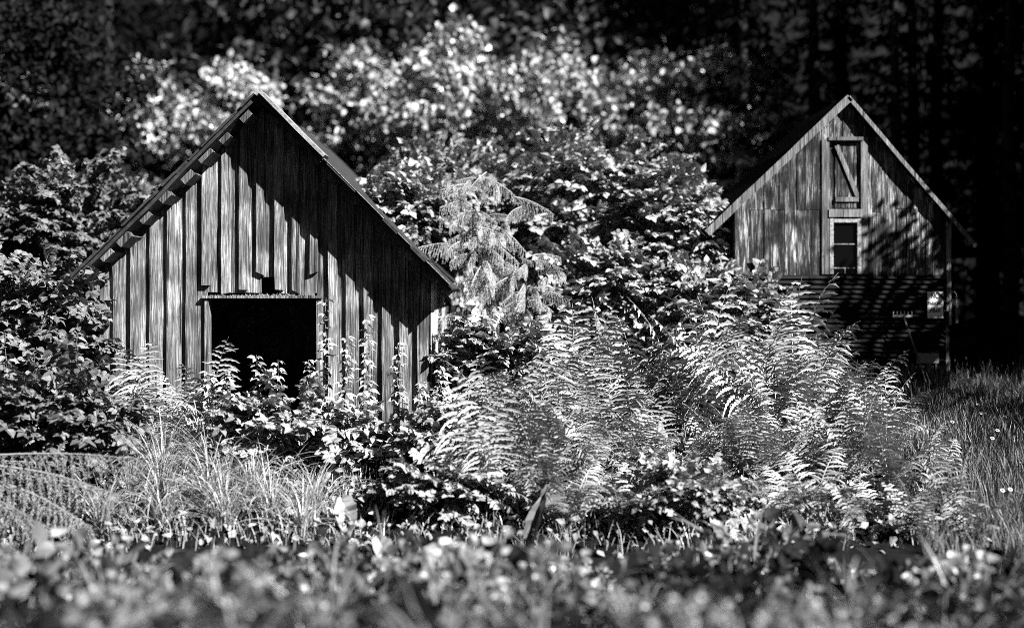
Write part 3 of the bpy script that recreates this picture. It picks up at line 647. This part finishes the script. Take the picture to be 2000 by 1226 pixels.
# ------------------------------------------------------------------ thicket between the barns, left shrubs
BV = [branch_mesh('leafy_branch', M['vine'], LEAF_B, 1.0, 38, .14, .2, .5, s) for s in (41, 42, 43)]
BD = [branch_mesh('leafy_branch', M['dimmed'], LEAF_B, 1.0, 38, .135, .2, .4, s) for s in (44, 45, 46)]
BDk = [branch_mesh('leafy_branch', M['dark'], LEAF_S, 1.0, 26, .17, .2, .4, s) for s in (47, 48)]
BL = [branch_mesh('leafy_branch', M['leaf'], LEAF, .8, 28, .15, .3, .4, s) for s in (49, 50, 51)]
GT = 'leafy vine thicket between the barns'
th = [('high leafy vine mass above the drooping spruce', (1.7, 4.6, 3.7), (2.1, 1.3, 1.9), 135), ('leafy vine mass beside the left rake of the tall barn', (3.05, 3.4, 2.7), (1.2, 1.1, 1.95), 115),
      ('leafy vine mass behind the right slope of the left barn', (-1.35, 5.2, 3.5), (1.7, 1.5, 1.9), 120), ('leafy vine trailing over the right roof slope of the left barn', (-2.0, 3.6, 3.7), (.8, 1.2, .9), 60), ('dark hollow leafy shrub in the middle of the thicket', (1.9, 2.6, 1.9), (1.3, 1.0, 1.3), 75),
      ('leafy shrub at the left foot of the tall barn', (3.75, 1.9, 1.5), (1.2, .8, 1.15), 80), ('leafy shrub at the right corner of the left barn', (-.15, .4, .75), (.75, .7, .95), 48)]
for i, (lb, c, r_, n) in enumerate(th):
    tt = thicket(lb, c, r_, int(n*1.4), BV, 1.0, GT, 60+i)
    if i == 0:                                                     # bare dead limbs poking out of the leaves
        for pts in (((1005, 395), (1040, 350), (1075, 322), (1112, 288)), ((1075, 322), (1110, 318), (1165, 296)), ((930, 560), (975, 590), (1005, 640)), ((1100, 420), (1150, 405), (1200, 408))):
            mb = MB(); mb.tube([at(px, py, 3.0)-np.array(tt.location) for px, py in pts], np.linspace(.028, .01, len(pts)), 5); obj('dead_branch', mb.build('dead_branch', M['bark']), tt)
GL = 'dim leafy shrubs left of the left barn'
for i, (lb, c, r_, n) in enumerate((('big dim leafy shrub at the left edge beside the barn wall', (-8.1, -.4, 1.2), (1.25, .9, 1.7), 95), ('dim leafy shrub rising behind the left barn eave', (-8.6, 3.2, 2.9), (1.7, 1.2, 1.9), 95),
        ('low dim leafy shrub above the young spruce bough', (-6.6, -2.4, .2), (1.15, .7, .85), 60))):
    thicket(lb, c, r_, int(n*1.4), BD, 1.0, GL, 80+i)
thicket('small dark bush against the black wood at the upper left edge', (-13.3, 9.5, 7.3), (1.0, .8, 1.0), 40, BD, 1.0, None, 88)

# ------------------------------------------------------------------ drooping spruce
BO = [bough_mesh(s, 1.2, 'needle', 1.9, 26, 105, .04, .34, .6, 0, .008, False) for s in (91, 92, 93, 98)]
def spruce(label, x, y, h, nb, zlo, zhi, l0, l1, meshes, seed, name='spruce_tree', face=None, lean=0.):
    g = np.random.default_rng(seed); z = float(gh(x, y)); t = thing(name, label, 'tree', (x, y, z))
    mb = MB(); zz = np.linspace(-.1, h, 7); mb.tube(np.stack([lean*zz/h, zz*0, zz], 1), np.linspace(.09, .02, 7), 7); obj('trunk', mb.build('trunk', M['bark']), t)
    for i in range(nb):
        f = (i+.5)/nb; zb = zlo+(zhi-zlo)*f; a = i*2.4+g.normal(0, .3)
        if face is not None: a = face+g.uniform(-1.5, 1.5)
        s = (l0+(l1-l0)*f)*g.uniform(.55, 1.2); d = np.array([math.cos(a), math.sin(a), g.uniform(-.2, .5)])
        obj('bough', meshes[i % len(meshes)], t, mw=mw_of(d, np.array([0, 0, 1.]), (lean*zb/h+g.normal(0, .3 if face is not None else 0), 0, zb), s))
    return t
spruce('pale drooping spruce beside the right eave of the left barn', -.72, 1.9, 3.9, 84, 1.3, 4.5, .8, .5, BO, 3, face=-1.35)
spruce('small pale spruce right of the drooping one', .25, 1.5, 2.5, 36, 1.2, 2.9, .7, .45, BO, 4, face=-1.2)
BH = [bough_mesh(s, 2.2, 'needle', 2.0, 22, 90, .045, .5, .3, 0, .01) for s in (94, 95)]
spruce('tall spruce with long bough reaching towards the tall barn', 2.3, 5.6, 5.0, 34, 2.8, 5.1, .9, .5, BH, 8)
ob = [o for o in bpy.data.objects if o.name.startswith('spruce_tree')][-1]
obj('bough', BH[0], ob, mw=mw_of((1, -.4, .28), (0, 0, 1), (.1, -.3, 4.3), .95)); obj('bough', BH[1], ob, mw=mw_of((1, -.7, .2), (0, 0, 1), (.0, -.3, 4.0), .8))
# near spruce at the lower left
BN = [bough_mesh(s, 2.3, 'needle_dim', .9, 44, 120, .04, .55, .16, 0, .008, False) for s in (96, 97)]
t = thing('young_spruce', 'young spruce at the lower left whose flat bough spreads into the picture', 'tree', (-7.9, -3.3, float(gh(-7.9, -3.3))-.05))
mb = MB(); mb.tube([(0, 0, -.1), (.02, 0, 1.2), (0, .02, 2.3)], [.06, .04, .012], 6); obj('trunk', mb.build('trunk', M['bark']), t)
for i, (d, z, s) in enumerate((((1, -.05, .08), 1.0, 1.2), ((1, -.2, -.04), .95, 1.22), ((1, .1, -.12), .9, 1.15), ((1, -.3, -.18), .88, 1.15), ((1, -.1, -.3), .85, 1.1), ((1, -.35, -.42), .8, 1.05), ((.9, -.5, -.2), .8, 1.0), ((1, .25, -.02), .95, .95), ((1, -.45, -.6), .72, .85), ((-.5, -.8, 0), .7, .8), ((-.8, .3, 0), .9, .8), ((.2, .9, 0), .9, .8), ((.5, -.7, .3), 1.5, .4), ((-.4, .6, .3), 1.6, .4))):
    obj('bough', BN[i % 2], t, mw=mw_of(d, (0, 0, 1), (0, 0, z), s))

# ------------------------------------------------------------------ ferns
def fern_rows(where, pts, group, kind='mid', s0=1.0, seed=0, n=9):
    pts = sorted(pts, key=lambda p: p[0]/(p[1]+CAM_D))
    for i, p in enumerate(pts):
        fern(f'{ordinal(i)} fern from the left {where}', p[0], p[1], (p[2] if len(p) > 2 else 1)*s0, n, group, seed+i, p[3] if len(p) > 3 else kind)
g = np.random.default_rng(5)
def belt(x0, x1, y, n, s, jy=.25): return [(x0+(x1-x0)*(i+.5)/n+g.normal(0, .12), y+g.normal(0, jy), s*g.uniform(.85, 1.15)) for i in range(n)]
fern_rows('in the tall back row below the dark thicket', belt(.9, 5.2, 1.2, 8, 1.7), 'tall ferns of the back row', 'up', 1, 100, 7)
fern_rows('in the second row behind the big dry leaves', belt(1.0, 5.4, .1, 6, 1.75), 'ferns of the second row', 'up', 1, 120, 7)
fern_rows('in the third row in front of the tall barn', belt(1.0, 5.6, -1.1, 7, 1.5), 'ferns of the third row', 'up', 1, 140, 7)
fern_rows('in the pale stand right of the left barn', [(-.6, -1.9, 1.15), (-.15, -2.2, 1.3), (.3, -2.0, 1.35), (.75, -2.3, 1.2), (-.35, -3.0, 1.1), (.1, -3.3, 1.1), (.55, -3.1, 1.1), (-.45, -3.9, 1.35), (.35, -4.1, 1.3), (-.05, -2.6, 1.5), (1.0, -3.2, 1.0), (1.25, -2.2, 1.1)], 'ferns right of the left barn', 'up', 1, 160, 10)
fern_rows('in the low front row above the blurred weeds', belt(-.2, 5.0, -4.3, 12, .8), 'low ferns of the front row', 'low', 1, 180, 9)
fern_rows('in the fourth row of the fern bank', belt(1.4, 5.4, -2.6, 10, .95), 'ferns of the fourth row', 'mid', 1, 200, 9)
fern_rows('beside the meadow grass at the right', [(5.4, -2.4, 1.0), (5.9, -3.0, .9), (5.2, -3.4, 1.0), (5.6, -4.4, .85), (4.9, -4.9, .8), (5.9, -1.2, .95), (5.5, -.2, 1.0), (5.0, 1.2, 1.3), (5.55, 1.5, 1.2), (5.2, .4, 1.15), (5.5, -5.2, .8)], 'ferns at the edge of the meadow', 'mid', 1, 220, 9)
fern_rows('in front of the left barn wall', [(-5.85, -1.5, 1.25, 'up'), (-5.5, -1.7, 1.1, 'up'), (-4.75, -1.3, 1.35, 'up'), (-5.15, -1.6, 1.0, 'mid')], 'ferns before the left barn', 'up', 1, 240, 8)

# ------------------------------------------------------------------ leafy saplings in front of the left barn, each leaf its own
LM_TRI = [(lambda mb: (mb.scatter(TRI, np.eye(3)[None], np.zeros((1, 3)), 1.0, np.array([v])), mb.build('leaf', M['leaf']))[1])(MB()) for v in (.15, .45, .75, 1.0)]
LM_ONE = [(lambda mb: (mb.scatter(leaf_tpl(7, .34, .3, .35, .035, .8), np.eye(3)[None], np.zeros((1, 3)), 1.0, np.array([v])), mb.build('leaf', M['dimmed']))[1])(MB()) for v in (.3, .7, 1.1, 1.6)]
def sapling(label, x, y, h, n, size, group, seed, lms=LM_TRI, lean=(0, 0), name='leafy_sapling', cat='sapling'):
    x, y = bank((x, y)); g = np.random.default_rng(seed); z = float(gh(x, y)); t = thing(name, label, cat, (x, y, z), 0, group)
    q = np.linspace(0, 1, 8); pts = np.stack([lean[0]*q**1.5*h+g.normal(0, .02, 8), lean[1]*q**1.5*h+g.normal(0, .02, 8), q*h], 1)
    mb = MB(); mb.tube(pts, np.linspace(.013, .004, 8), 5); obj('stem', mb.build('stem', M['stem']), t)
    for i in range(n):
        f = .25+.75*(i+.5)/n; p = np.array([np.interp(f, q, pts[:, k]) for k in range(3)]); a = i*2.4+g.normal(0, .4)
        d = np.array([math.cos(a), math.sin(a), g.uniform(-.25, .45)]); k = size*g.uniform(.7, 1.15)*(1.1-.45*f)
        pet = d*.35*size
        obj('leaf', lms[int(g.integers(len(lms)))], t, mw=mw_of(d+np.array([0, 0, -.1]), np.array([.2, -.35, 1])+g.normal(0, .3, 3), p+pet*.3, k))
    return t
sp = [(-4.55, -1.9, 1.35), (-4.2, -2.2, 1.45), (-3.85, -1.8, 1.55), (-3.5, -2.0, 1.55), (-3.15, -1.5, 1.4), (-2.95, -1.1, 2.25), (-2.55, -1.4, 1.75), (-2.3, -1.0, 1.95), (-1.8, -1.1, 1.5), (-1.4, -1.7, 1.1), (-1.1, -1.3, 1.15), (-3.3, -2.7, 1.2), (-2.75, -2.5, 1.15), (-3.75, -2.9, 1.15)]
sp.sort(key=lambda p: p[0]/(p[1]+CAM_D))
for i, (x, y, h) in enumerate(sp): sapling(f'{ordinal(i)} pointed-leaf sapling from the left before the left barn', x, y, h, 30, .19, 'pointed-leaf saplings before the left barn', 300+i)
ls = [(-7.6, -1.9, 1.9), (-7.1, -2.1, 1.7), (-6.7, -1.5, 1.9), (-6.35, -1.9, 1.5), (-7.9, -2.6, 1.5), (-6.0, -2.6, 1.15), (-7.2, -2.9, 1.3), (-5.6, -2.9, 1.1), (-6.55, -3.2, 1.1)]
ls.sort(key=lambda p: p[0]/(p[1]+CAM_D))
for i, (x, y, h) in enumerate(ls): sapling(f'{ordinal(i)} dim broad-leaf sapling from the left beside the barn wall', x, y, h, 40, .21, 'broad-leaf saplings at the left', 330+i, LM_ONE)
thicket('low leafy bush below the dark barn opening', (-3.3, -2.2, .2), (1.3, .6, .75), 55, BL, .9, 'low leafy bushes before the left barn', 360)
thicket('low leafy bush below the right corner of the left barn', (-.95, -2.2, .05), (.8, .6, .65), 38, BL, .9, 'low leafy bushes before the left barn', 361)
thicket('low leafy patch among the front ferns', (2.2, -4.3, -.35), (1.0, .6, .5), 40, BL, .8, 'low leafy bushes before the left barn', 362)
thicket('small leafy patch beside the tall dry leaf', (-1.0, -3.9, -.3), (.9, .6, .55), 36, BL, .8, 'low leafy bushes before the left barn', 363)

# ------------------------------------------------------------------ grasses
TU = [tussock_mesh(s, 130, 1.35, .016, .4, 1.7) for s in (401, 402, 403)]
tus = [(-5.3, -2.6, .95), (-4.9, -3.0, 1.0), (-4.5, -2.5, .95), (-4.1, -3.1, .95), (-4.7, -3.7, .9), (-4.0, -3.9, .95), (-3.5, -3.6, .9), (-3.1, -4.2, .85), (-3.6, -4.6, .9), (-4.4, -4.5, .85), (-2.6, -3.9, .8), (-2.6, -4.7, .8), (-5.2, -3.5, .8), (-5.2, -4.5, .75)]
tus.sort(key=lambda p: p[0]/(p[1]+CAM_D))
for i, (x, y, s) in enumerate(tus):
    x, y = bank((x, y))
    o = obj('grass_tussock', TU[i % 3], None, (x, y, float(gh(x, y))-.02)); o.rotation_euler = (0, 0, i*1.9); o.scale = (s, s, s)
    tag(o, f'{ordinal(i)} arching grass tussock from the left before the left barn', 'grass', 'arching grass tussocks before the left barn')
# meadow at the right
n = 26000
def blades(mb, x, y, L, wd, g, arch=.5):
    n = len(x); q = 3; a = g.uniform(0, 6.28, n); th = np.abs(g.normal(0, .16, n)); l = L*g.uniform(.5, 1.15, n)
    o = np.stack([x, y, gh(x, y)], 1); P = [o]; cur = o
    for k in range(q):
        an = th+arch*g.uniform(.3, 1.2, n)*((k+1)/q)**1.5; cur = cur+np.stack([np.cos(a)*np.sin(an), np.sin(a)*np.sin(an), np.cos(an)], 1)*(l/q)[:, None]; P.append(cur)
    b = a+g.normal(0, 1, n); sd = np.stack([-np.sin(b), np.cos(b), b*0], 1); W = wd*g.uniform(.6, 1.3, n)
    V = np.stack([p+s*sd*(W*f)[:, None] for p, f in zip(P, (.5, .45, .3, .05)) for s in (-1, 1)], 1); T = np.concatenate([np.array([[2*k, 2*k+1, 2*k+3], [2*k, 2*k+3, 2*k+2]]) for k in range(q)])
    mb.add(V.reshape(-1, 3), (T[None]+(np.arange(n)*8)[:, None, None]).reshape(-1, 3), None, np.repeat(g.random(n), 8))
g = np.random.default_rng(77); mb = MB()
yy = g.uniform(-4.6, 4.0, n); xx = 5.0+.18*(yy+6)+g.random(n)**.9*(5.2+.25*(yy+6)); blades(mb, xx, yy, .42, .012, g)
n2 = 900; yy = g.uniform(.6, 3.2, n2); xx = g.uniform(5.8, 10.5, n2); blades(mb, xx, yy, .75, .012, g, .25)
mg = obj('meadow_grass', mb.build('meadow_grass', M['meadow'])); mg['kind'] = 'stuff'; tag(mg, 'dim meadow grass growing at the right below the tall barn', 'grass')
# low cover under everything
g = np.random.default_rng(78); n = 6000; x = g.uniform(-8.5, 6.2, n); y = g.uniform(-3.9, 1.5, n); keep = ~((y > -.3) & (x < -1.1)); x, y = x[keep], y[keep]
mb = MB(); k = len(x); P = np.stack([x, y, gh(x, y)+g.random(k)**1.5*.35], 1)
mb.scatter(LEAF_S, frames(g.normal(0, 1, (k, 3))+[0, -.2, .2], np.array([0, -.2, 1])+g.normal(0, .5, (k, 3))), P, g.uniform(.06, .16, k), g.random(k))
gc = obj('ground_cover', mb.build('ground_cover', M['leaf'])); gc['kind'] = 'stuff'; tag(gc, 'low leafy ground cover between the ferns and grasses', 'ground cover')
mb = MB(); n = 2600; x = g.uniform(-6, 4.5, n); y = g.uniform(-3.9, -1.6, n); blades(mb, x, y, .4, .012, g, 1.0)
lg = obj('loose_grass', mb.build('loose_grass', M['grass'])); lg['kind'] = 'stuff'; tag(lg, 'loose grass blades between the ferns and tussocks', 'grass')
# daisies
GDY = 'white daisies in the meadow'
dz = [(1894, 828), (1910, 842), (1916, 855), (1923, 853), (1953, 842), (1979, 850), (1962, 860), (1948, 895), (1860, 887), (1958, 957), (1973, 955), (1938, 905)]
pm = MB(); k = 14
pet = leaf_tpl(3, .2, .1, .1, 0, .6); A_ = np.arange(k)/k*6.283
pm.scatter(pet, frames(np.stack([np.cos(A_), np.sin(A_), A_*0+.12], 1), np.tile([0, 0, 1.], (k, 1))), np.zeros((k, 3)), .03, np.full(k, .5)); PET = pm.build('petals', M['daisy'])
dm = MB(); dm.tube([(0, 0, -.004), (0, 0, .006), (0, 0, .012)], [.014, .014, .006], 7); DISC = dm.build('disc', M['stem'])
for i, (px, py) in enumerate(dz):
    Yd = float(np.interp(py, [820, 860, 960], [1.2, -.3, -3.2])); p = at(px, py, Yd); z0 = float(gh(p[0], Yd)); h = max(.25, p[2]-z0)
    t = thing('daisy', f'{ordinal(i)} white daisy counted down the meadow right of the ferns', 'flower', (p[0], Yd, z0), 0, GDY)
    mb = MB(); mb.tube([(0, 0, 0), (.01, 0, h*.5), (0, 0, h)], .004, 4); obj('stem', mb.build('stem', M['stem']), t)
    m = mw_of((1, 0, 0), (random.uniform(-.3, .5), -.7, .8), (0, -.005, h), 1.15); obj('petals', PET, t, mw=m); obj('disc', DISC, t, mw=m)

# ------------------------------------------------------------------ big single dry leaves
def big_leaf(label, px, py, Y, L, direction, normal, m, width=.24, seed=0, curl=.6):
    tp = leaf_tpl(10, width, curl, .35, .02, .8); g = np.random.default_rng(seed); V = tp[0].copy(); V[:, 2] += g.normal(0, .025, len(V)); V[:, 0] += g.normal(0, .015, len(V))
    mb = MB(); mb.scatter((V, tp[1], tp[2]), np.eye(3)[None], np.zeros((1, 3)), 1.0, np.array([.6])); p = at(px, py, Y)
    t = thing('dock_plant', label, 'plant', (p[0], Y, float(gh(p[0], Y))), 0, 'broad dock leaves')
    h = p[2]-float(gh(p[0], Y)); mb2 = MB(); mb2.tube([(0, 0, -.05), (.01, 0, max(.02, h))], [.014, .009], 5); obj('stalk', mb2.build('stalk', M['stem']), t)
    obj('leaf', mb.build('leaf', M[m]), t, mw=mw_of(direction, normal, (0, 0, max(.0, h)), L))
big_leaf('tall narrow dry leaf standing upright among the front ferns', 1040, 1075, -3.75, .85, (.05, -.05, 1), (-.6, -.8, .1), 'dock', .13, 1, .9)
big_leaf('broad crinkled dark leaf behind the tall narrow leaf', 1078, 1010, -3.4, .65, (.1, .1, 1), (.5, -1, .2), 'dock', .22, 2)
big_leaf('pale crumpled dry leaf hanging in the grass tussocks', 668, 965, -3.4, .6, (.22, -.1, -1), (.3, -1, .2), 'dry', .24, 3)
big_leaf('pale dry leaf leaning over the blurred weeds', 735, 1045, -4.0, .5, (.45, -.2, -.75), (.2, -1, .4), 'dry', .25, 4)
big_leaf('large pale leaf folded among the fern bank', 1290, 880, -1.9, .7, (-.3, -.1, .75), (.3, -.8, .6), 'leaf', .26, 5)
big_leaf('dark folded leaf at the right end of the fern bank', 1500, 925, -2.2, .6, (-.75, -.1, .45), (.1, -.9, -.2), 'dock', .25, 6)

# ------------------------------------------------------------------ near weeds at the bottom edge, out of focus
BF = [branch_mesh('leafy_stem', M['weed'], LEAF, .8, 15, .13, .9, .5, s, 1) for s in (501, 502, 503)]
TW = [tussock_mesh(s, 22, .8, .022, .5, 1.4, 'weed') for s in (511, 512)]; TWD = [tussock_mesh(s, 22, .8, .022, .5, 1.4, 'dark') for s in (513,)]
g = np.random.default_rng(90); GW = 'blurred weeds at the bottom edge'
BFD = [branch_mesh('leafy_stem', M['dark'], LEAF, .8, 15, .13, .9, .5, s, 1) for s in (504, 505)]  # darkened copy of the weed stems, shade put into the leaf colour
for row, (Yr, nr, tp, rn) in enumerate(((-5.7, 20, 1050, 'backmost'), (-7.1, 20, 1056, 'farther'), (-8.4, 20, 1066, 'back'), (-9.6, 20, 1095, 'second'), (-10.7, 20, 1135, 'third'), (-11.6, 18, 1185, 'front'))):
    for i in range(nr):
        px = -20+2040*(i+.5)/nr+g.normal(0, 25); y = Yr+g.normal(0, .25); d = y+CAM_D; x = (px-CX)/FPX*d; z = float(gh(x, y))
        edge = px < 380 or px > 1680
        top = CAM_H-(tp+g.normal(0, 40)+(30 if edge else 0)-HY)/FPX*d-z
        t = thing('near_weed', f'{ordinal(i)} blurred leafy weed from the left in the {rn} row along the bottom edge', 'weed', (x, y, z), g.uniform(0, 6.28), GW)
        edge = g.random() < (.62 if edge else .3 if row < 3 else .5)  # darkened copy is picked more often towards the side corners
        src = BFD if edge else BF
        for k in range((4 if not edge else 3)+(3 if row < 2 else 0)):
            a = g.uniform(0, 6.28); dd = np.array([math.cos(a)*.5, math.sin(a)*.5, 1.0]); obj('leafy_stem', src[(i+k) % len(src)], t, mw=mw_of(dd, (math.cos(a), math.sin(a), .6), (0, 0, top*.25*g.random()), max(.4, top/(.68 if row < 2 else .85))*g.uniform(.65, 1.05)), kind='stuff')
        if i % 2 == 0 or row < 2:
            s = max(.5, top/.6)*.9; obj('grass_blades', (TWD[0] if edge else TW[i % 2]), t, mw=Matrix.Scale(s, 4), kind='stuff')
